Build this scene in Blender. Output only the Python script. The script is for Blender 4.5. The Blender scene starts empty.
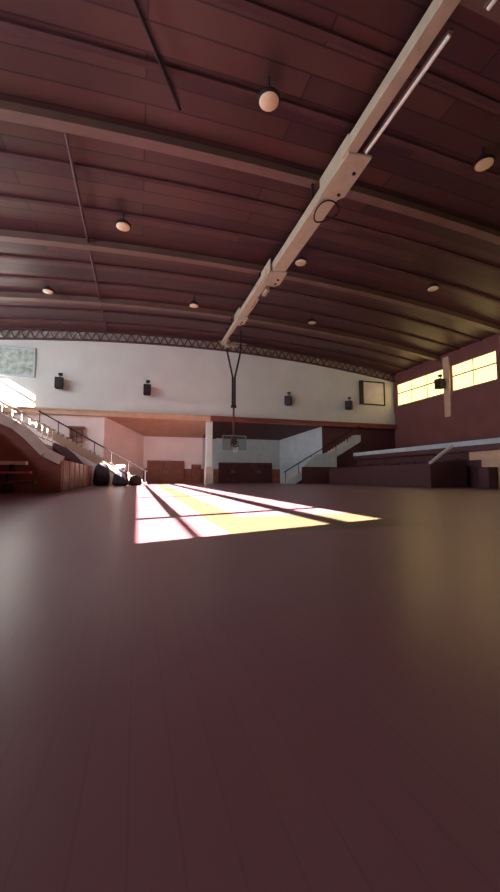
import bpy, bmesh, math, random
from mathutils import Vector, Matrix
random.seed(7)
S = bpy.context.scene
C = S.collection
PI = math.pi

# ------------------------------------------------------------------ camera
cam = bpy.data.objects.new('camera', bpy.data.cameras.new('camera'))
C.objects.link(cam)
cam.location = (0, 0, 0.632)
cam.rotation_euler = (PI/2 + 0.0818, 0, -0.2986)
cam.data.sensor_fit = 'VERTICAL'; cam.data.sensor_height = 36; cam.data.sensor_width = 36*500/892
cam.data.lens = 367.8/892*36
cam.data.clip_start = 0.05; cam.data.clip_end = 400
S.camera = cam

# ------------------------------------------------------------------ world, sun, exposure
W = bpy.data.worlds.new('sky'); S.world = W; W.use_nodes = True
bg = W.node_tree.nodes['Background']
bg.inputs[0].default_value = (0.86, 0.94, 1.0, 1)
bg.inputs[1].default_value = 17.0
sun = bpy.data.objects.new('sun', bpy.data.lights.new('sun', 'SUN')); C.objects.link(sun)
sun.data.energy = 150; sun.data.angle = math.radians(0.22); sun.data.color = (1.0, 0.93, 0.87)
sun.rotation_euler = Vector((1, 0.30, -0.61)).to_track_quat('-Z', 'Y').to_euler()
sun.location = (-40, -10, 30)
S.view_settings.view_transform = 'Standard'; S.view_settings.look = 'None'
S.view_settings.exposure = 0.26; S.view_settings.gamma = 1.0
S.view_settings.use_curve_mapping = False

# ------------------------------------------------------------------ materials
def mat(name, col, rough=0.6, var=0.12, scale=3.0, bump=0.0, metal=0.0, spec=0.5):
    m = bpy.data.materials.new(name); m.use_nodes = True
    nt = m.node_tree; b = nt.nodes['Principled BSDF']
    tc = nt.nodes.new('ShaderNodeTexCoord')
    n = nt.nodes.new('ShaderNodeTexNoise'); n.inputs['Scale'].default_value = scale; n.inputs['Detail'].default_value = 5
    nt.links.new(tc.outputs['Object'], n.inputs['Vector'])
    r = nt.nodes.new('ShaderNodeValToRGB')
    r.color_ramp.elements[0].position = 0.3; r.color_ramp.elements[1].position = 0.7
    r.color_ramp.elements[0].color = (*[c*(1-var) for c in col], 1)
    r.color_ramp.elements[1].color = (*[min(1, c*(1+var)) for c in col], 1)
    nt.links.new(n.outputs['Fac'], r.inputs['Fac']); nt.links.new(r.outputs['Color'], b.inputs['Base Color'])
    b.inputs['Roughness'].default_value = rough; b.inputs['Metallic'].default_value = metal
    b.inputs['Specular IOR Level'].default_value = spec
    if bump:
        bp = nt.nodes.new('ShaderNodeBump'); bp.inputs['Strength'].default_value = bump
        nt.links.new(n.outputs['Fac'], bp.inputs['Height']); nt.links.new(bp.outputs['Normal'], b.inputs['Normal'])
    return m
def glass(name, col):
    m = bpy.data.materials.new(name); m.use_nodes = True
    nt = m.node_tree; nt.nodes.clear()
    o = nt.nodes.new('ShaderNodeOutputMaterial'); mx = nt.nodes.new('ShaderNodeMixShader')
    t = nt.nodes.new('ShaderNodeBsdfTransparent'); g = nt.nodes.new('ShaderNodeBsdfGlossy')
    t.inputs[0].default_value = (*col, 1); g.inputs['Roughness'].default_value = 0.08
    mx.inputs[0].default_value = 0.05
    nt.links.new(t.outputs[0], mx.inputs[1]); nt.links.new(g.outputs[0], mx.inputs[2]); nt.links.new(mx.outputs[0], o.inputs[0])
    return m
def brick_mat(name, c1, c2, mortar, bw, rh, rough, msize=0.02, swap=False, off=0.5):
    m = bpy.data.materials.new(name); m.use_nodes = True
    nt = m.node_tree; b = nt.nodes['Principled BSDF']
    tc = nt.nodes.new('ShaderNodeTexCoord'); mp = nt.nodes.new('ShaderNodeMapping')
    if swap: mp.inputs['Rotation'].default_value = (0, 0, PI/2)
    nt.links.new(tc.outputs['Object'], mp.inputs['Vector'])
    k = nt.nodes.new('ShaderNodeTexBrick'); k.offset = off
    k.inputs['Color1'].default_value = (*c1, 1); k.inputs['Color2'].default_value = (*c2, 1); k.inputs['Mortar'].default_value = (*mortar, 1)
    k.inputs['Scale'].default_value = 1; k.inputs['Brick Width'].default_value = bw; k.inputs['Row Height'].default_value = rh
    k.inputs['Mortar Size'].default_value = msize; k.inputs['Mortar Smooth'].default_value = 0.3
    nt.links.new(mp.outputs[0], k.inputs['Vector'])
    n = nt.nodes.new('ShaderNodeTexNoise'); n.inputs['Scale'].default_value = 0.7; n.inputs['Detail'].default_value = 6
    nt.links.new(tc.outputs['Object'], n.inputs['Vector'])
    mx = nt.nodes.new('ShaderNodeMix'); mx.data_type = 'RGBA'; mx.blend_type = 'MULTIPLY'; mx.inputs['Factor'].default_value = 0.45
    nt.links.new(k.outputs['Color'], mx.inputs['A']); nt.links.new(n.outputs['Color'], mx.inputs['B'])
    nt.links.new(mx.outputs['Result'], b.inputs['Base Color'])
    b.inputs['Roughness'].default_value = rough
    return m, nt, b, mx, tc

M = {}
M['white_wall'] = mat('painted_wall', (0.67, 0.67, 0.63), 0.8, 0.05, 0.6)
M['low_wall'] = mat('lower_wall_paint', (0.88, 0.74, 0.70), 0.8, 0.06, 0.6)
M['red_wall'] = mat('red_brown_wall', (0.17, 0.055, 0.05), 0.7, 0.15, 0.8)
M['maroon'] = mat('maroon_paint', (0.075, 0.018, 0.025), 0.55, 0.15, 2)
M['tan'] = mat('tan_board', (0.42, 0.25, 0.17), 0.7, 0.1, 1.5)
M['beige'] = mat('beige_paint', (0.60, 0.38, 0.25), 0.6, 0.08, 2)
M['rib'] = mat('beam_paint', (0.150, 0.080, 0.066), 0.5, 0.12, 1.5)
M['girder'] = mat('cream_steel', (0.44, 0.365, 0.265), 0.5, 0.1, 2.5)
M['dark'] = mat('dark_paint', (0.022, 0.012, 0.016), 0.6, 0.2, 4, spec=0.3)
M['black'] = mat('black_plastic', (0.010, 0.007, 0.008), 0.6, 0.2, 8, spec=0.2)
M['frame'] = mat('window_paint', (0.30, 0.20, 0.13), 0.5, 0.1, 4)
M['deep'] = mat('deep_maroon', (0.075, 0.028, 0.030), 0.7, 0.15, 2, spec=0.3)
M['wood'] = mat('door_wood', (0.27, 0.09, 0.055), 0.5, 0.2, 2)
M['panel'] = mat('red_brown_panel', (0.22, 0.060, 0.045), 0.5, 0.15, 2)
M['opal'] = mat('opal_glass', (0.76, 0.58, 0.38), 0.35, 0.03, 4)
M['steel'] = mat('steel', (0.45, 0.43, 0.42), 0.35, 0.1, 6, metal=0.9)
M['concrete'] = mat('pale_concrete', (0.58, 0.45, 0.39), 0.8, 0.12, 2, 0.1)
M['cool'] = mat('pale_blue_paint', (0.46, 0.52, 0.54), 0.7, 0.08, 2)
M['rail'] = mat('pale_rail_paint', (0.75, 0.68, 0.62), 0.5, 0.08, 3)
M['red'] = mat('red_vinyl', (0.48, 0.07, 0.09), 0.5, 0.1, 3)
M['cloth'] = mat('pale_cloth', (0.62, 0.60, 0.56), 0.9, 0.1, 6, 0.2)
M['cover'] = mat('dark_cover', (0.03, 0.018, 0.026), 0.8, 0.3, 4, 0.3)
M['paper'] = mat('white_board', (0.72, 0.66, 0.62), 0.5, 0.12, 1.6)
M['grey'] = mat('grey_paint', (0.20, 0.21, 0.22), 0.6, 0.1, 4)
M['mural'] = mat('green_picture', (0.40, 0.44, 0.39), 0.6, 0.45, 2.6)
M['pane_left'] = glass('clear_pane', (0.95, 0.96, 0.98))
M['pane_right'] = glass('yellowed_pane', (0.41, 0.335, 0.20))
M['acrylic'] = glass('clear_backboard', (0.80, 0.84, 0.85))

M['ceiling'], *_ = brick_mat('ceiling_boards', (0.120, 0.049, 0.044), (0.062, 0.023, 0.028), (0.04, 0.014, 0.017), 9.0, 0.72, 0.40, 0.03)

M['ceiling'].node_tree.nodes['Principled BSDF'].inputs['Specular IOR Level'].default_value = 0.35
# polished floor boards with the sun patch's yellow light painted into their colour
fm, nt, b, mx, tc = brick_mat('court_floor', (0.232, 0.090, 0.100), (0.222, 0.084, 0.094), (0.20, 0.074, 0.084), 2.4, 0.09, 0.33, 0.003, swap=True)
mx.inputs['Factor'].default_value = 0.25
b.inputs['Specular IOR Level'].default_value = 0.75
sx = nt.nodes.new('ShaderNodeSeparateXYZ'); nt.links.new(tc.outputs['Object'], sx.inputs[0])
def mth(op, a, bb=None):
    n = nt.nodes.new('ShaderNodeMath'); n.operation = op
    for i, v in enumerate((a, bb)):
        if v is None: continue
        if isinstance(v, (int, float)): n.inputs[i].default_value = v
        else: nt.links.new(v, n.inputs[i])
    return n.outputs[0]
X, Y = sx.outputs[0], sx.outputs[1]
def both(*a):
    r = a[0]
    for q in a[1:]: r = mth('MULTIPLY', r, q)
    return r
near_yellow_light = both(mth('GREATER_THAN', X, 1.0), mth('LESS_THAN', X, 3.6), mth('GREATER_THAN', Y, 3.95), mth('LESS_THAN', Y, 5.6))  # near block of yellow sunlight, tinted into the boards
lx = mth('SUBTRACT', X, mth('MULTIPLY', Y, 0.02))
side = both(mth('GREATER_THAN', lx, 0.90), mth('LESS_THAN', lx, 1.42), mth('GREATER_THAN', Y, 5.6))  # long strip of the same yellow sunlight, also floor colour
yellow_light = mth('MAXIMUM', near_yellow_light, side)
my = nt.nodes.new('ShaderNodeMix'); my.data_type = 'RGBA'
nt.links.new(yellow_light, my.inputs['Factor']); nt.links.new(mx.outputs['Result'], my.inputs['A'])
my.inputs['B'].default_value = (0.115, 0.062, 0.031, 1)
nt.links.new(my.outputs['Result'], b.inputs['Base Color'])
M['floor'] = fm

# ------------------------------------------------------------------ helpers
def box(bm, x0, x1, y0, y1, z0, z1):
    v = [bm.verts.new((x, y, z)) for z in (z0, z1) for y in (y0, y1) for x in (x0, x1)]
    for f in ((0, 2, 3, 1), (4, 5, 7, 6), (0, 1, 5, 4), (2, 6, 7, 3), (0, 4, 6, 2), (1, 3, 7, 5)):
        bm.faces.new([v[i] for i in f])
def prism(bm, pts, axis, a0, a1):
    """pts: outline in the plane perpendicular to axis ('x': (y,z), 'y': (x,z), 'z': (x,y))"""
    def p(q, a):
        return {'x': (a, q[0], q[1]), 'y': (q[0], a, q[1]), 'z': (q[0], q[1], a)}[axis]
    A = [bm.verts.new(p(q, a0)) for q in pts]; B = [bm.verts.new(p(q, a1)) for q in pts]
    n = len(pts)
    bm.faces.new(A); bm.faces.new(B[::-1])
    for i in range(n):
        j = (i+1) % n
        bm.faces.new((A[j], A[i], B[i], B[j]))
def tube(bm, pts, r, seg=8):
    pts = [Vector(p) for p in pts]; rings = []
    for i, p in enumerate(pts):
        d = (pts[min(i+1, len(pts)-1)] - pts[max(i-1, 0)]).normalized()
        u = d.cross(Vector((0, 0, 1)));
        if u.length < 1e-3: u = d.cross(Vector((1, 0, 0)))
        u.normalize(); w = d.cross(u)
        rr = r[i] if isinstance(r, (list, tuple)) else r
        rings.append([bm.verts.new(p + rr*(math.cos(t)*u + math.sin(t)*w)) for t in [2*PI*k/seg for k in range(seg)]])
    for a, c in zip(rings, rings[1:]):
        for k in range(seg):
            bm.faces.new((a[k], a[(k+1) % seg], c[(k+1) % seg], c[k]))
    bm.faces.new(rings[0][::-1]); bm.faces.new(rings[-1])
def lathe(bm, prof, seg=24, cx=0, cy=0):
    rings = []
    for r, z in prof:
        rings.append([bm.verts.new((cx + r*math.cos(2*PI*k/seg), cy + r*math.sin(2*PI*k/seg), z)) for k in range(seg)])
    for a, c in zip(rings, rings[1:]):
        for k in range(seg):
            bm.faces.new((a[k], a[(k+1) % seg], c[(k+1) % seg], c[k]))
    bm.faces.new(rings[0]); bm.faces.new(rings[-1][::-1])
def bar(bm, p, q, w, h):
    """rectangular bar from p to q"""
    p, q = Vector(p), Vector(q); d = (q-p).normalized()
    u = d.cross(Vector((0, 0, 1)))
    if u.length < 1e-3: u = Vector((1, 0, 0))
    u.normalize(); v = u.cross(d)
    A = [bm.verts.new(p + a*u*w/2 + b*v*h/2) for a, b in ((-1, -1), (1, -1), (1, 1), (-1, 1))]
    B = [bm.verts.new(q + a*u*w/2 + b*v*h/2) for a, b in ((-1, -1), (1, -1), (1, 1), (-1, 1))]
    bm.faces.new(A[::-1]); bm.faces.new(B)
    for i in range(4):
        j = (i+1) % 4
        bm.faces.new((A[i], A[j], B[j], B[i]))
def world_loc(o):
    v = Vector((0, 0, 0))
    while o is not None:
        v = v + o.location; o = o.parent
    return v
def obj(name, bm, m, parent=None, smooth=False, bevel=0, local=False, loc=None):
    """link bm as one mesh object; shapes are in world coordinates unless local"""
    bmesh.ops.recalc_face_normals(bm, faces=bm.faces)
    o_loc = Vector((0, 0, 0))
    if parent is None and loc is not None: o_loc = Vector(loc)
    if not local:
        base = world_loc(parent) if parent else o_loc
        bmesh.ops.translate(bm, verts=bm.verts, vec=-base)
    me = bpy.data.meshes.new(name); bm.to_mesh(me); bm.free()
    if smooth:
        for p in me.polygons: p.use_smooth = True
    o = bpy.data.objects.new(name, me); C.objects.link(o)
    me.materials.append(M[m] if isinstance(m, str) else m)
    o.parent = parent
    if parent is None: o.location = o_loc
    if bevel:
        bv = o.modifiers.new('bevel', 'BEVEL'); bv.width = bevel; bv.segments = 2; bv.limit_method = 'ANGLE'
    return o
def tag(o, label, cat, group=None):
    o['label'] = label; o['category'] = cat
    if group: o['group'] = group
    return o
def thing(name, label, cat, loc=(0, 0, 0), group=None):
    o = bpy.data.objects.new(name, None); C.objects.link(o); o.location = loc; o.empty_display_size = 0.2
    return tag(o, label, cat, group)
def struct(name, bm, m, parent=None, **k):
    o = obj(name, bm, m, parent, **k)
    if parent is None: o['kind'] = 'structure'
    return o
def dup(root, loc, label):
    r = root.copy(); C.objects.link(r); r.location = loc; r['label'] = label
    for ch in list(root.children):
        c = ch.copy(); C.objects.link(c); c.parent = r
        for g in list(ch.children):
            d = g.copy(); C.objects.link(d); d.parent = c
    return r
def N(): return bmesh.new()

XL, XR, YB, YF, XC = -11.95, 24.05, -14.0, 30.0, 6.05
def roof(x): return 11.70 - 0.0039*(x - 5.0)**2
CEIL = 0.35                      # ceiling surface above the beams' lower edges
xs = [XL + (XR-XL)*i/48 for i in range(49)]

# ------------------------------------------------------------------ floor, ceiling, walls
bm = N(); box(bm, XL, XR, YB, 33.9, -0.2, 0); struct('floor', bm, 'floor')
bm = N()
prism(bm, [(x, roof(x)+CEIL) for x in xs] + [(x, roof(x)+CEIL+0.3) for x in xs[::-1]], 'y', YB, YF+0.4)
ceiling = struct('ceiling', bm, 'ceiling')
for y in (3.2, 7.65, 9.6, 13.7, 15.9, 20.2, 22.2, 26.1, 28.0):
    bm = N(); prism(bm, [(x, roof(x)+CEIL-0.09) for x in xs] + [(x, roof(x)+CEIL+0.02) for x in xs[::-1]], 'y', y-0.09, y+0.09)
    obj('purlin', bm, 'deep', ceiling)

LWIN = [(0.02, 2.05), (2.17, 7.75), (7.87, 13.75), (13.87, 19.75), (19.87, 25.75), (28.40, 29.75)]
RWIN = [(-11.8, -6.9), (-5.9, -0.9), (0.2, 5.3), (6.4, 11.4), (12.5, 17.6), (19.1, 23.0), (23.75, 29.5)]
ZBL, ZBR, ZT = 7.25, 7.40, 9.52
def side_wall(name, x0, x1, wins, m):
    bm = N(); ZB = ZBL if name.endswith('left') else ZBR
    zt = roof(XL if name.endswith('left') else XR) + CEIL
    box(bm, x0, x1, YB, YF+0.3, 0, ZB)
    box(bm, x0, x1, YB, YF+0.3, ZT, zt)
    e = [YB] + [v for w in wins for v in w] + [YF+0.3]
    for a, c in zip(e[0::2], e[1::2]): box(bm, x0, x1, a, c, ZB, ZT)
    return struct(name, bm, m)
side_wall('wall_left', XL-0.12, XL, LWIN, 'white_wall')
side_wall('wall_right', XR, XR+0.12, RWIN, 'red_wall')
bm = N(); box(bm, XL-0.12, XR+0.12, YB-0.3, YB, 0, 12); struct('wall_back', bm, 'white_wall')
# far wall: upper white band, then plain wall beside the recess
ZS = 5.18                        # underside of the gallery edge
bm = N()
prism(bm, [(XL, ZS)] + [(XR, ZS)] + [(x, roof(x)+CEIL) for x in xs[::-1]], 'y', YF, YF+0.3)
struct('wall_front', bm, 'white_wall')
bm = N(); box(bm, XL, -2.43, YF, YF+0.3, 0, ZS); struct('wall_front_lower_left', bm, 'low_wall')
bm = N(); prism(bm, [(-2.43, YF), (0.55, 33.5), (0.40, 33.62), (-2.43, YF+0.28)], 'z', 0, ZS); struct('wall_recess_side', bm, 'low_wall')
bm = N(); box(bm, 16.13, XR, YF, YF+0.3, 0, ZS); struct('wall_front_lower_right', bm, 'maroon')
bm = N(); prism(bm, [(16.12, YF), (13.35, 33.5), (13.5, 33.62), (16.12, YF+0.28)], 'z', 0, ZS); struct('wall_recess_right', bm, 'cool')
bm = N(); box(bm, 0.3, 5.75, 33.5, 33.8, 0, 4.4); struct('wall_recess_left', bm, 'low_wall')
bm = N(); box(bm, 5.75, 13.6, 33.5, 33.8, 0, 4.4); struct('wall_recess_centre', bm, 'cool')  # same wall in pale blue, cooler light put into its colour
# sloping underside of the gallery over the recess
def soffit(name, x0a, x1a, x0b, x1b, m):
    bm = N()
    a = [bm.verts.new(v) for v in ((x0a, YF, ZS), (x1a, YF, ZS), (x1b, 33.55, 4.13), (x0b, 33.55, 4.13))]
    c = [bm.verts.new((v.co.x, v.co.y, v.co.z+0.25)) for v in a]
    bm.faces.new(a); bm.faces.new(c[::-1])
    for i in range(4): bm.faces.new((a[i], a[(i+1) % 4], c[(i+1) % 4], c[i]))
    struct(name, bm, m)
soffit('ceiling_recess_left', -2.45, 5.75, 0.45, 5.75, 'tan')  # tan and maroon halves paint in the warm-to-cool change of light
soffit('ceiling_recess_right', 5.75, 16.15, 5.75, 13.45, 'maroon')
bm = N(); box(bm, XL, 5.72, YF-0.32, YF, ZS, 5.48); box(bm, XL, 5.72, YF-0.42, YF, 5.48, 5.60); struct('trim_1', bm, 'beige')  # left half in beige, the warm light put into its colour
bm = N(); box(bm, 5.72, XR, YF-0.32, YF, ZS, 5.48); box(bm, 5.72, XR, YF-0.42, YF, 5.48, 5.60); struct('trim_2', bm, 'panel')  # same fascia in red-brown, the change of light painted in
bm = N(); box(bm, XL, XR, YF-0.10, YF, 5.6, 6.72); struct('trim_3', bm, 'white_wall')
bm = N(); box(bm, 0.55, 13.35, 33.46, 33.5, 0, 1.30); struct('baseboard_front', bm, 'wood')

# ------------------------------------------------------------------ windows
def window(i, side, y0, y1, px, lights):
    ZB = ZBL if side == 'l' else ZBR
    sgn = 1 if side == 'r' else -1
    xa, xb = (XR+0.02, XR+0.10) if side == 'r' else (XL-0.10, XL-0.02)
    bm = N(); t = 0.05
    box(bm, xa, xb, y0, y0+t, ZB, ZT); box(bm, xa, xb, y1-t, y1, ZB, ZT)
    box(bm, xa, xb, y0+t, y1-t, ZB, ZB+t); box(bm, xa, xb, y0+t, y1-t, ZT-t, ZT)
    w = struct('window_%d' % i, bm, 'frame')
    bm = N(); xm = (xa+xb)/2
    for z0, z1 in (((8.83, 9.05), (7.67, 7.73)) if side == 'l' else ((8.56, 8.66),)): box(bm, xm-0.015, xm+0.015, y0+t, y1-t, z0, z1)
    obj('transom', bm, 'frame', w)
    n = max(1, round((y1-y0)/1.7)); e = [y0 + (y1-y0)*k/n for k in range(n+1)]
    for y in e[1:-1]:
        bm = N(); box(bm, xa+0.012, xb-0.012, y-0.015, y+0.015, ZB+t, ZT-t); obj('mullion', bm, 'frame', w)
    bm = N(); xm = (xa+xb)/2; box(bm, xm-0.004, xm+0.004, y0+0.02, y1-0.02, ZB+0.02, ZT-0.02); obj('pane', bm, px, w)
    bm = N(); box(bm, *( (XR-0.10, XR+0.02) if side == 'r' else (XL-0.02, XL+0.10) ), y0-0.05, y1+0.05, ZB-0.07, ZB); obj('window_sill', bm, 'frame', w)
    # daylight portal in the opening (guides sampling of the sky only)
    L = bpy.data.lights.new('portal', 'AREA'); L.shape = 'RECTANGLE'; L.size = ZT-ZB; L.size_y = y1-y0
    L.cycles.is_portal = True
    po = bpy.data.objects.new('portal', L); C.objects.link(po)
    po.location = ((XR+0.14) if side == 'r' else (XL-0.14), (y0+y1)/2, (ZB+ZT)/2)
    po.rotation_euler = Vector((-sgn, 0, 0)).to_track_quat('-Z', 'Y').to_euler()
    if abs(Vector((0, 1, 0)).dot(po.rotation_euler.to_matrix() @ Vector((0, 1, 0)))) < 0.5:
        L.size, L.size_y = y1-y0, ZT-ZB
k = 0
for y0, y1 in LWIN: k += 1; window(k, 'l', y0, y1, 'pane_left', 1)
for y0, y1 in RWIN: k += 1; window(k, 'r', y0, y1, 'pane_right', 1)
# piers between the right-hand windows
for i, (a, c) in enumerate(((17.6, 19.1), (23.0, 23.75))):
    bm = N(); y = (a+c)/2; box(bm, XR-0.16, XR, y-0.30, y+0.30, 5.4, roof(XR)+0.05)
    tag(obj('wall_pier', bm, 'beige', loc=(XR, y, 5.4)), ['beige pier at the right picture edge beside the nearer bright window', 'beige pier between the two glowing windows with the black speaker'][i], 'pier', None)

# ------------------------------------------------------------------ doors in the recess
def door(i, x0, x1, h, m, leaves):
    bm = N(); y0, y1 = 33.36, 33.46
    box(bm, x0-0.1, x0, y0, y1, 0, h+0.1); box(bm, x1, x1+0.1, y0, y1, 0, h+0.1); box(bm, x0, x1, y0, y1, h, h+0.1)
    d = struct('door_%d' % i, bm, m)
    w = (x1-x0)/leaves
    for j in range(leaves):
        a, c = x0+j*w+0.01, x0+(j+1)*w-0.01
        bm = N(); box(bm, a, c, 33.39, 33.45, 0.01, h-0.01)
        for z0, z1 in ((0.2, h*0.45), (h*0.52, h-0.2)): box(bm, a+0.12, c-0.12, 33.375, 33.39, z0, z1)
        lf = obj('door_leaf', bm, m, d)
        hx = c-0.09 if j % 2 == 0 else a+0.09
        bm = N(); tube(bm, [(hx, 33.33, 0.9), (hx, 33.33, 1.2)], 0.02); obj('door_handle', bm, 'steel', lf)
door(1, 0.98, 4.0, 1.90, 'wood', 2)
door(2, 4.85, 5.5, 1.58, 'wood', 1)
door(3, 7.35, 12.4, 1.80, 'maroon', 4)

# ------------------------------------------------------------------ arched roof beams
rib_labels = {5.75: 'arched ceiling beam almost overhead at the top edge', 11.8: 'beige arched ceiling beam nearest the viewer, crossing the upper left',
              18.15: 'arched ceiling beam second nearest, crossing the middle of the ceiling', 24.15: 'arched ceiling beam third nearest, close to the far wall'}
for y, lab in rib_labels.items():
    o = thing('roof_beam', lab, 'beam', (XC, y, roof(XC)), 'arched roof beams')
    bm = N(); prism(bm, [(x, roof(x)+0.02) for x in xs] + [(x, roof(x)+CEIL) for x in xs[::-1]], 'y', y-0.07, y+0.07); obj('beam_web', bm, 'rib', o)
    bm = N(); prism(bm, [(x, roof(x)-0.05) for x in xs] + [(x, roof(x)+0.02) for x in xs[::-1]], 'y', y-0.2, y+0.2); obj('beam_flange', bm, 'rib', o)
o = thing('roof_truss', 'row of short lattice webs along the ceiling edge above the far white wall', 'truss', (XC, 29.75, roof(XC)))
for nm, z0, z1, d in (('bottom_chord', -0.46, -0.38, 0.14), ('top_chord', 0.24, CEIL, 0.14)):
    bm = N(); prism(bm, [(x, roof(x)+z0) for x in xs] + [(x, roof(x)+z1) for x in xs[::-1]], 'y', 29.75-d, 29.75+d); obj(nm, bm, 'maroon', o)
bm = N(); n = 56
for i in range(n):
    a = XL+0.1 + (XR-XL-0.2)*i/n; c = XL+0.1 + (XR-XL-0.2)*(i+1)/n; mid = (a+c)/2
    bar(bm, (a, 29.75, roof(a)-0.40), (mid, 29.75, roof(mid)+0.26), 0.09, 0.11)
    bar(bm, (mid, 29.75, roof(mid)+0.26), (c, 29.75, roof(c)-0.40), 0.09, 0.11)
obj('web_lattice', bm, 'rib', o)

# ------------------------------------------------------------------ cream girder along the ceiling
g = thing('ceiling_girder', 'long cream box girder running along the ceiling towards the hanging hoop', 'girder', (6.1, 12, 10.5))
def gsec(x0, x1, y0, y1, z0, z1):
    bm = N(); box(bm, x0, x1, y0, y1, z0, z1); return obj('box_section', bm, 'girder', g, bevel=0.02)
gsec(5.86, 6.22, -13.5, 9.4, 10.5, 10.86)
gsec(6.02, 6.66, 10.9, 16.2, 10.5, 10.92)
gsec(5.84, 6.22, 16.4, 21.6, 10.5, 10.86)
gsec(5.86, 6.10, 22.2, 26.4, 10.5, 10.75)
for y0, y1, x0, x1 in ((9.1, 10.95, 5.95, 6.72), (15.9, 17.2, 5.9, 6.75), (21.3, 22.5, 5.85, 6.4)):
    bm = N(); prism(bm, [(x0, y0), (x1, y0-0.1), (x1+0.06, y1-0.25), (x1-0.15, y1), (x0, y1)], 'z', 10.44, 10.5)
    box(bm, x0, x0+0.05, y0, y1, 10.5, 11.1)
    pl = obj('gusset_plate', bm, 'girder', g)
    for yy in (y0+0.6, y1-0.3):
        bm = N(); lathe(bm, [(0.06, 10.405), (0.06, 10.44)], 10, x1-0.2, yy); obj('bolt', bm, 'dark', pl)
for y in (5.75, 11.8, 18.15, 24.15):
    bm = N(); tube(bm, [(6.1, y, 10.7), (6.1, y, roof(6.1)-0.02)], 0.05); obj('hanger', bm, 'dark', g)
bm = N(); box(bm, 6.3, 6.5, 17.6, 18.3, 10.42, 10.72); obj('drive_box', bm, 'girder', g, bevel=0.02)
bm = N(); box(bm, 6.25, 6.36, 18.9, 21.2, 10.5, 10.6); obj('side_tray', bm, 'girder', g, bevel=0.02)
bm = N()
pts = [(6.45+0.42*math.cos(t), 11.4+0.55*math.sin(t), 10.31+0.07*math.sin(2*t)) for t in [2*PI*i/24*0.95 for i in range(25)]]
tube(bm, pts, 0.028, 6)
tag(obj('cable_coil', bm, 'black', loc=(6.45, 11.4, 10.36)), 'dark loop of cable hanging under the cream ceiling girder', 'cable')
s = thing('strip_light', 'thin pale strip light beside the cream girder at the upper right', 'strip light', (6.45, 7.3, 10.5))
bm = N(); box(bm, 6.40, 6.52, 5.75, 9.0, 10.50, 10.58); obj('housing', bm, 'rib', s)
bm = N(); tube(bm, [(6.46, 5.8, 10.46), (6.46, 8.95, 10.46)], 0.045, 10); obj('tube', bm, 'rail', s)
for y in (6.5, 8.3):
    bm = N(); tube(bm, [(6.46, y, 10.56), (6.46, y, roof(6.4)+CEIL-0.01)], 0.015); obj('suspension_rod', bm, 'dark', s)
s2 = dup(s, (6.85, 3.55, 10.5), 'end of a pale strip light at the top edge right of the girder')
# conduits under the ceiling
for i, pts in enumerate(([(-2.45, 12.1, roof(-2.4)+CEIL-0.14), (-2.45, 29.3, roof(-2.4)+CEIL-0.14)], [(-1.6, 5.9, 11.72), (1.0, 10.6, 11.86)])):
    bm = N(); tube(bm, pts, 0.055, 8)
    tag(obj('ceiling_pipe', bm, 'maroon' if i == 0 else 'dark', loc=pts[0]), ['thin pipe running lengthwise under the left part of the ceiling', 'dark diagonal brace bar across the ceiling boards at the upper left'][i], 'pipe')

# ------------------------------------------------------------------ ceiling lamps
def lamp(loc, label):
    o = thing('ceiling_lamp', label, 'lamp', loc, 'round ceiling lamps')
    bm = N(); lathe(bm, [(0.28, 0.02), (0.33, 0.05), (0.33, 0.10), (0.22, 0.22), (0.12, 0.28)], 28); obj('housing', bm, 'dark', o, local=True)
    bm = N(); lathe(bm, [(0.10, -0.05), (0.21, -0.03), (0.28, 0.0), (0.28, 0.04)], 28); obj('diffuser', bm, 'opal', o, local=True, smooth=True)
    bm = N(); tube(bm, [(0, 0, 0.0), (0, 0, 1.0)], 0.03); obj('stem', bm, 'dark', o, local=True)
    return o
lamps = [((3.15, 8.5), 'large round beige lamp on the ceiling, nearest of all'), ((-0.75, 14.88), 'round ceiling lamp at the left between the first two beams'),
         ((7.14, 15.07), 'small round lamp just right of the cream girder'), ((10.44, 8.34), 'round ceiling lamp near the upper right edge'),
         ((-4.83, 21.6), 'leftmost small round ceiling lamp, near the left edge'), ((3.0, 20.92), 'small round lamp left of the girder, beyond the second beam'),
         ((10.72, 21.06), 'tiny round lamp right of the girder, farthest towards the far wall'), ((14.91, 15.19), 'small round ceiling lamp above the right-hand windows')]
L0 = None
for (x, y), lab in lamps:
    k_ = (11.25-0.632)/(10.6-0.632); x, y = x*k_, y*k_
    if L0 is None: L0 = lm_ = lamp((x, y, 11.25), lab)
    else: lm_ = dup(L0, (x, y, 11.25), lab)
    for c in lm_.children:
        if c.name.startswith('stem'): c.location.z = 0.26; c.scale.z = roof(x)+CEIL-0.02-11.25-0.26

# ------------------------------------------------------------------ hanging basketball hoop
gx, gy = 7.0, 27.0
h = thing('basketball_hoop', 'basketball backboard and hoop hanging from the ceiling on a dark V frame', 'basketball hoop', (gx, gy, 2.6))
bm = N()
for sx_ in (-0.55, 0.55):
    tube(bm, [(gx+sx_, gy, roof(gx+sx_)+CEIL-0.01), (gx+sx_*0.98, gy, 10.3), (gx+sx_*0.15, gy, 8.2)], 0.075)
obj('hanging_frame', bm, 'dark', h)
bm = N(); tube(bm, [(gx-0.09, gy, 8.25), (gx-0.09, gy, 5.9)], 0.085); tube(bm, [(gx+0.09, gy, 8.25), (gx+0.09, gy, 5.9)], 0.085); box(bm, gx-0.2, gx+0.2, gy-0.1, gy+0.1, 5.85, 6.05); obj('mast', bm, 'dark', h)
bm = N(); tube(bm, [(gx, gy, 6.0), (gx, gy, 2.75)], 0.075); obj('lower_pole', bm, 'maroon', h)
bm = N(); box(bm, gx-0.2, gx+0.2, gy-0.25, gy+0.1, 3.0, 3.6); obj('mounting_plate', bm, 'maroon', h)
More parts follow.
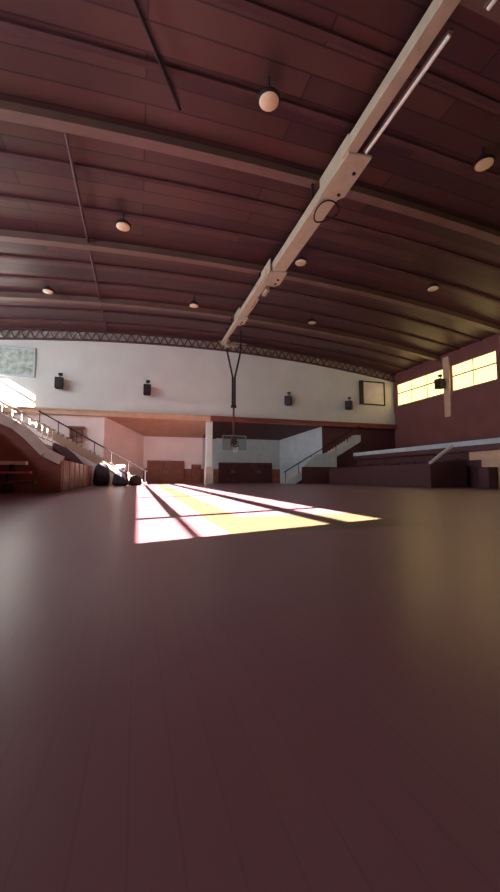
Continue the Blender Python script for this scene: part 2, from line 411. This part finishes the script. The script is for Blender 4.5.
bm = N(); box(bm, gx-0.9, gx+0.9, gy-0.28, gy-0.255, 2.62, 3.67); bb = obj('backboard', bm, 'acrylic', h)
bm = N()
for a in ((-0.92, -0.86, 2.6, 3.69), (0.86, 0.92, 2.6, 3.69), (-0.86, 0.86, 2.6, 2.65), (-0.86, 0.86, 3.64, 3.69)): box(bm, gx+a[0], gx+a[1], gy-0.30, gy-0.24, a[2], a[3])
obj('backboard_frame', bm, 'grey', bb)
bm = N()
for a in ((-0.30, -0.25, 2.82, 3.27), (0.25, 0.30, 2.82, 3.27), (-0.25, 0.25, 2.82, 2.87), (-0.25, 0.25, 3.22, 3.27)): box(bm, gx+a[0], gx+a[1], gy-0.295, gy-0.283, a[2], a[3])
obj('target_square', bm, 'maroon', bb)
bm = N(); tube(bm, [(gx+0.23*math.cos(t), gy-0.58+0.23*math.sin(t), 2.82) for t in [2*PI*i/24 for i in range(25)]], 0.03, 6); box(bm, gx-0.08, gx+0.08, gy-0.40, gy-0.28, 2.72, 2.85)
rim = obj('rim', bm, 'maroon', h)
bm = N()
for i in range(12):
    a = 2*PI*i/12
    for s_ in (1, -1):
        tube(bm, [(gx+0.22*math.cos(a), gy-0.58+0.22*math.sin(a), 2.80), (gx+0.17*math.cos(a+s_*0.26), gy-0.58+0.17*math.sin(a+s_*0.26), 2.6), (gx+0.13*math.cos(a), gy-0.58+0.13*math.sin(a), 2.4)], 0.008, 4)
obj('net', bm, 'rail', rim)
bm = N(); tube(bm, [(gx-1.2, gy, 10.95), (gx+1.0, gy, 10.95)], 0.06); obj('cross_bar', bm, 'girder', h)
bm = N(); box(bm, gx-0.75, gx-0.45, gy-0.5, gy+0.1, 10.5, 11.0); obj('winch_box', bm, 'girder', h, bevel=0.02)
bm = N(); box(bm, gx-0.2, gx+0.1, gy-0.4, gy, 10.6, 10.9); obj('winch_box', bm, 'girder', h, bevel=0.02)

# ------------------------------------------------------------------ wall speakers
def speaker(loc, label, w, rot=0.0):
    o = thing('wall_speaker', label, 'speaker', loc, 'speakers on the far wall'); o.rotation_euler = (0, 0, rot)
    bm = N(); prism(bm, [(-w, -0.36), (w, -0.36), (w*0.8, 0.2), (-w*0.8, 0.2)], 'z', 0, 0.80); obj('cabinet', bm, 'black', o, local=True, bevel=0.02)
    bm = N(); box(bm, -w+0.04, w-0.04, -0.385, -0.355, 0.05, 0.75)
    gr = obj('grille', bm, 'dark', o, local=True)
    bm = N(); box(bm, -0.10, 0.10, 0.2, 0.40, 0.3, 0.5); bar(bm, (0, 0.35, 0.5), (0, 0.0, 1.0), 0.05, 0.05); obj('bracket', bm, 'dark', o, local=True)
    bm = N(); prism(bm, [(-0.1, -0.15), (0.22, -0.15), (0.12, 0.1), (-0.05, 0.1)], 'z', 0.98, 1.16); obj('floodlight', bm, 'dark', o, local=True, bevel=0.01)
    return o
sp = speaker((-5.57, 29.6, 7.05), 'black wall speaker on the far wall nearest the green picture', 0.29)
dup(sp, (0.64, 29.6, 6.98), 'black wall speaker left of the hanging hoop frame on the far wall')
sp2 = dup(sp, (12.7, 29.6, 6.86), 'black wall speaker on the far wall just right of the hoop frame'); sp2.rotation_euler.z = -0.75
sp3 = dup(sp, (18.8, 29.6, 6.80), 'black wall speaker on the far wall beside the white board'); sp3.rotation_euler.z = -1.0
sp4 = dup(sp, (23.5, 23.58, 7.72), 'black speaker on the beige pier between the two bright windows'); sp4.rotation_euler.z = -PI/2

# ------------------------------------------------------------------ boards on the far wall
def board(name, label, x0, x1, z0, z1, m, fm_, cat, t):
    o = thing(name, label, cat, ((x0+x1)/2, 29.95, z0))
    bm = N(); box(bm, x0, x1, 29.86, 30.0, z0, z0+t); box(bm, x0, x1, 29.86, 30.0, z1-t, z1); box(bm, x0, x0+t, 29.86, 30.0, z0+t, z1-t); box(bm, x1-t, x1, 29.86, 30.0, z0+t, z1-t); obj('frame', bm, fm_, o)
    bm = N(); box(bm, x0+t, x1-t, 29.92, 29.98, z0+t, z1-t); obj('panel', bm, m, o)
    return o
board('wall_picture', 'large pale green patterned picture on the far wall at the left edge', -9.9, -7.3, 7.85, 10.0, 'mural', 'cool', 'picture', 0.12)
wb = board('display_board', 'white square board in a dark frame by the far right corner', 20.45, 22.95, 7.45, 9.75, 'paper', 'dark', 'board', 0.10)
bm = N(); box(bm, 20.15, 20.45, 29.78, 30.0, 7.45, 9.75); obj('side_edge', bm, 'dark', wb)
o = thing('wall_cabinet', 'small red-brown wall cabinet with an open front above the left stairs', 'cabinet', (-4.35, 29.8, 3.1))
bm = N(); box(bm, -4.8, -4.7, 29.65, 30, 3.1, 4.3); box(bm, -4.0, -3.9, 29.65, 30, 3.1, 4.3); box(bm, -4.9, -3.8, 29.6, 30, 4.15, 4.32); box(bm, -4.7, -4.0, 29.65, 30, 3.1, 3.2); obj('cabinet_body', bm, 'panel', o)
bm = N(); box(bm, -4.7, -4.0, 29.93, 29.98, 3.2, 4.15); obj('back_panel', bm, 'tan', o)
bm = N(); box(bm, -4.7, -4.0, 29.68, 29.93, 3.62, 3.68); obj('shelf', bm, 'panel', o)

# pillar at the gallery edge
p_ = thing('pillar', 'slim white pillar under the gallery edge between the brown and maroon doors', 'pillar', (5.72, 30.2, 0))
bm = N(); box(bm, 5.46, 5.98, 30.0, 30.5, 0.3, ZS+0.1); obj('shaft', bm, 'white_wall', p_, bevel=0.03)
bm = N(); box(bm, 5.40, 6.04, 29.94, 30.56, 0, 1.4); obj('plinth', bm, 'concrete', p_)
bm = N(); box(bm, 5.98, 6.3, 30.1, 30.35, 3.75, 4.15); obj('junction_box', bm, 'dark', p_)

# ------------------------------------------------------------------ galleries and bleachers on both sides (mirrored about the hall axis)
AX = 6.29
def gallery(sgn, label, pm):
    X = lambda d: AX + sgn*d
    def B(bm, d0, d1, y0, y1, z0, z1): a, c = sorted((X(d0), X(d1))); box(bm, a, c, y0, y1, z0, z1)
    o = thing('gallery', label, 'gallery', (X(14), 10, 0), 'side galleries')
    end = 17.6
    bm = N(); B(bm, 11.9, end, -13.5, 28.0, 2.05, 2.30); obj('gallery_floor', bm, 'concrete', o)
    bm = N(); B(bm, 11.75, 11.9, -13.5, 28.0, 2.36, 2.64); obj('parapet', bm, pm, o)
    bm = N(); B(bm, 11.78, 11.9, -13.5, 28.0, 2.05, 2.36); obj('parapet_shadow_strip', bm, 'maroon', o)  # maroon strip painted as the shadow line under the parapet
    bm = N(); B(bm, 12.1, 12.3, -13.5, 16.6, 1.55, 2.05); obj('header_beam', bm, 'beige', o)
    bm = N(); B(bm, 12.1, 12.3, 16.6, 28.0, 1.55, 2.05); obj('header_beam', bm, 'deep', o)
    bm = N(); B(bm, 12.2, 12.3, 15.9, 28.0, 0, 1.55); obj('under_panel', bm, 'maroon', o)
    bm = N(); B(bm, 12.2, 12.3, -13.5, 15.9, 0, 1.55); obj('under_panel', bm, 'beige', o)
    return o
gallery(-1, 'left spectator gallery behind the sloping bleacher', 'concrete')
gallery(1, 'right spectator gallery with a pale blue parapet below the windows', 'cool')
# railing on the left gallery
r = thing('gallery_railing', 'pale sunlit railing on top of the left gallery parapet', 'railing', (AX-11.9, 16, 2.62))
xr = AX-11.83
bm = N(); tube(bm, [(xr, 4.0, 3.75), (xr, 27.9, 3.75)], 0.05); obj('top_rail', bm, 'rail', r)
bm = N(); tube(bm, [(xr, 4.0, 3.35), (xr, 27.9, 3.35)], 0.03); tube(bm, [(xr, 4.0, 2.95), (xr, 27.9, 2.95)], 0.03); obj('middle_rail', bm, 'rail', r)
bm = N(); y = 4.0; q0 = None
tube(bm, [(xr, y, 2.64), (xr, y, 3.75)], 0.04); post = obj('post', bm, 'rail', r)
for i in range(1, 18):
    c = post.copy(); C.objects.link(c); c.parent = r; c.location.y = post.location.y + i*1.4

def bleacher(sgn, label, end_col, top, cop):
    X = lambda d: AX + sgn*d
    Y0, Y1 = 16.5, 27.6
    o = thing('bleacher', label, 'bleacher', (X(9.6), 16.5, 0), 'side bleachers')
    prof = [(9.2, 1.30), (9.8, 1.60), (10.4, 2.25), (10.9, 2.68), (11.6, top), (11.74, top)] if sgn < 0 else [(9.2, 1.30), (10.2, 1.40), (11.74, 1.48)]
    bm = N(); prism(bm, [(X(9.2), 0), (X(11.74), 0)] + [(X(d), z) for d, z in prof[::-1]], 'y', Y0, Y0+0.15); obj('end_panel', bm, end_col, o)
    bm = N()
    if sgn > 0:
        bar(bm, (X(9.2), Y0+0.02, 1.36), (X(10.8), Y0+0.02, 2.36), 0.14, 0.12)
    for (d0, z0), (d1, z1) in zip(prof, prof[1:]) if sgn < 0 else ():
        bar(bm, (X(d0), Y0+0.03, z0-0.03), (X(d1), Y0+0.03, z1-0.03), 0.34, 0.36)
    obj('coping' if sgn < 0 else 'end_rail', bm, cop, o)
    bm = N(); a, c = sorted((X(9.2), X(9.3))); box(bm, a, c, Y0+0.15, Y1, 0, 1.3); fp = obj('front_panel', bm, 'panel' if sgn < 0 else 'deep', o)
    n = 8 if sgn < 0 else 0
    for i in range(n):
        bm = N(); y = Y0+0.4 + (Y1-Y0-0.6)*i/(n-1); a, c = sorted((X(9.17), X(9.2))); box(bm, a, c, y-0.05, y+0.05, 0, 1.3); obj('batten', bm, 'tan' if sgn < 0 else 'panel', fp)
    for i in range(4):
        d0 = 9.3 + i*0.61; z = 0.92 + i*(0.27 if sgn < 0 else 0.13)
        bm = N(); a, c = sorted((X(d0), X(d0+0.61))); box(bm, a, c, Y0+0.15, Y1, z-0.5, z); st = obj('step', bm, 'dark', o)
        bm = N(); a, c = sorted((X(d0+0.20), X(d0+0.52))); box(bm, a, c, Y0+0.3, Y1-0.1, z+0.28, z+0.33)
        for k in range(7):
            y = Y0+0.6 + k*1.6; box(bm, a+0.1, c-0.1, y-0.04, y+0.04, z, z+0.28)
        obj('bench_seat', bm, 'maroon', st)
    bm = N(); prism(bm, [(X(9.2), 0), (X(11.74), 0)] + [(X(d), z-0.1) for d, z in prof[::-1]], 'y', Y1, Y1+0.12); obj('end_panel', bm, 'maroon', o)
    return o
bleacher(-1, 'left bleacher with red-brown end panel under a curved beige coping', 'panel', 2.98, 'concrete')
bleacher(1, 'dark maroon right bleacher below the pale blue parapet', 'deep', 2.45, 'rail')
# pale strip on the left end panel
# tiered bench in front of the left bleacher end
t = thing('tiered_bench', 'low tiered bench with a pale top board and a red board at the left edge', 'bench', (-5.6, 15.9, 0))
for z, y, m in ((1.12, 16.1, 'concrete'), (0.78, 15.75, 'red'), (0.42, 15.4, 'maroon')):
    bm = N(); box(bm, -5.45, -4.05+ (1.12-z)*0.7, y-0.17, y+0.17, z-0.05, z+0.03 if m != 'concrete' else z+0.08); obj('bench_board', bm, m, t)
for x in (-5.3, -4.55):
    bm = N(); prism(bm, [(15.3, 0), (16.3, 0), (16.3, 1.07), (15.95, 1.07), (15.95, 0.73), (15.6, 0.73), (15.6, 0.37), (15.3, 0.37)], 'x', x-0.04, x+0.04); obj('side_frame', bm, 'dark', t)

# ------------------------------------------------------------------ stairs against the far wall
def stairs(sgn, label, sm):
    X = lambda d: AX + sgn*d
    o = thing('staircase', label, 'stairs', (X(5.6), 29.2, 0), 'stairs against the far wall')
    n = 24; d0 = 5.55; run = 7.4/n; rise = 4.35/n
    for i in range(n):
        bm = N(); a, c = sorted((X(d0+i*run), X(d0+(i+1)*run))); z = (i+1)*rise
        box(bm, a, c, 28.75, 29.65, max(0, z-0.45), z); obj('step', bm, 'concrete', o)
    bm = N(); prism(bm, [(X(d0-0.1), 0), (X(d0+7.4), 4.35), (X(d0+7.4), 3.75), (X(d0+0.95), 0)], 'y', 28.6, 28.75); obj('stringer', bm, sm, o)
    bm = N(); prism(bm, [(X(d0+0.97), 0), (X(d0+7.4), 3.73), (X(d0+7.4), 0)], 'y', 28.8, 28.95); obj('under_stair_panel', bm, 'low_wall' if sgn < 0 else 'maroon', o)
    bm = N(); tube(bm, [(X(d0-0.05), 28.67, 0.95), (X(d0+7.4), 28.67, 5.2)], 0.045); obj('handrail', bm, 'dark', o)
    for i in range(7):
        d = d0+0.1+i*1.2; z = 4.35*(d-d0)/7.4
        bm = N(); tube(bm, [(X(d), 28.67, z), (X(d), 28.67, z+0.95)], 0.03); obj('post', bm, 'dark', o)
    return o
stairs(-1, 'left staircase rising along the far wall towards the sunlit gallery corner', 'tan')
stairs(1, 'right staircase rising along the far wall with a pale blue side', 'cool')
bm = N(); prism(bm, [(13.4, 1.42), (16.6, 1.42), (16.6, 2.66), (14.5, 2.5)], 'y', 28.3, 28.42); bm2 = bm
o = thing('stair_screen', 'pale blue slanted panel at the foot of the right stairs', 'panel', (15, 28.36, 0))
obj('panel', bm2, 'cool', o)
bm = N(); box(bm, 13.3, 16.65, 28.32, 28.40, 0, 1.42); obj('base', bm, 'maroon', o)

# ------------------------------------------------------------------ things beside the left stairs
def draped(bm, c, r, seed, p=5):
    """a box under a loose cover: rounded box with folds"""
    rn = random.Random(seed); ph = [rn.uniform(0, 6) for _ in range(4)]
    res = bmesh.ops.create_icosphere(bm, subdivisions=4, radius=1)
    for v in res['verts']:
        d = v.co.copy(); k_ = (abs(d.x)**p + abs(d.y)**p + abs(d.z)**p)**(-1/p)
        t = math.atan2(d.y, d.x)
        f = 1 + (0.05*math.sin(9*t+ph[0]) + 0.03*math.sin(17*t+ph[1]))*(1-max(0, d.z)) + 0.04*math.sin(3*d.x+ph[2])
        v.co = Vector((d.x*k_*f*r[0]*(1-0.14*d.z), d.y*k_*f*r[1]*(1-0.14*d.z), r[2]*(1+d.z*k_)*(1+0.07*math.sin(3*d.x+ph[3])))) + Vector((c[0], c[1], 0))
for (x, y, r, sd, lab) in ((-2.22, 26.6, (0.46, 0.5, 0.72), 1, 'tallest dark covered heap of equipment, beside the end of the left bleacher'),
                           (-1.0, 25.9, (0.46, 0.42, 0.50), 4, 'middle dark covered heap with a pale cloth on top'),
                           (-0.05, 26.6, (0.40, 0.4, 0.32), 6, 'lowest dark covered heap, near the foot of the left stairs')):
    bm = N(); draped(bm, (x, y), r, sd)
    tag(obj('covered_equipment', bm, 'cover', smooth=True, loc=(x, y, 0)), lab, 'equipment', 'covered heaps by the left stairs')
bm = N(); draped(bm, (-1.0, 25.85), (0.36, 0.34, 0.15), 9, 3)
bmesh.ops.translate(bm, verts=bm.verts, vec=(0, 0, 1.10))
tag(obj('pale_cloth', bm, 'cloth', smooth=True, loc=(-1.0, 25.85, 1.06)), 'crumpled pale cloth lying on the middle dark covered heap', 'cloth')
# box by the opening under the right gallery
o = thing('storage_box', 'dark red storage box against the beige wall under the right gallery', 'box', (18.1, 15.2, 0))
bm = N(); box(bm, 17.75, 18.35, 14.9, 15.5, 0.0, 1.05); obj('body', bm, 'maroon', o, bevel=0.02)
bm = N(); box(bm, 17.73, 18.37, 14.88, 15.52, 1.05, 1.11); obj('lid', bm, 'dark', o)
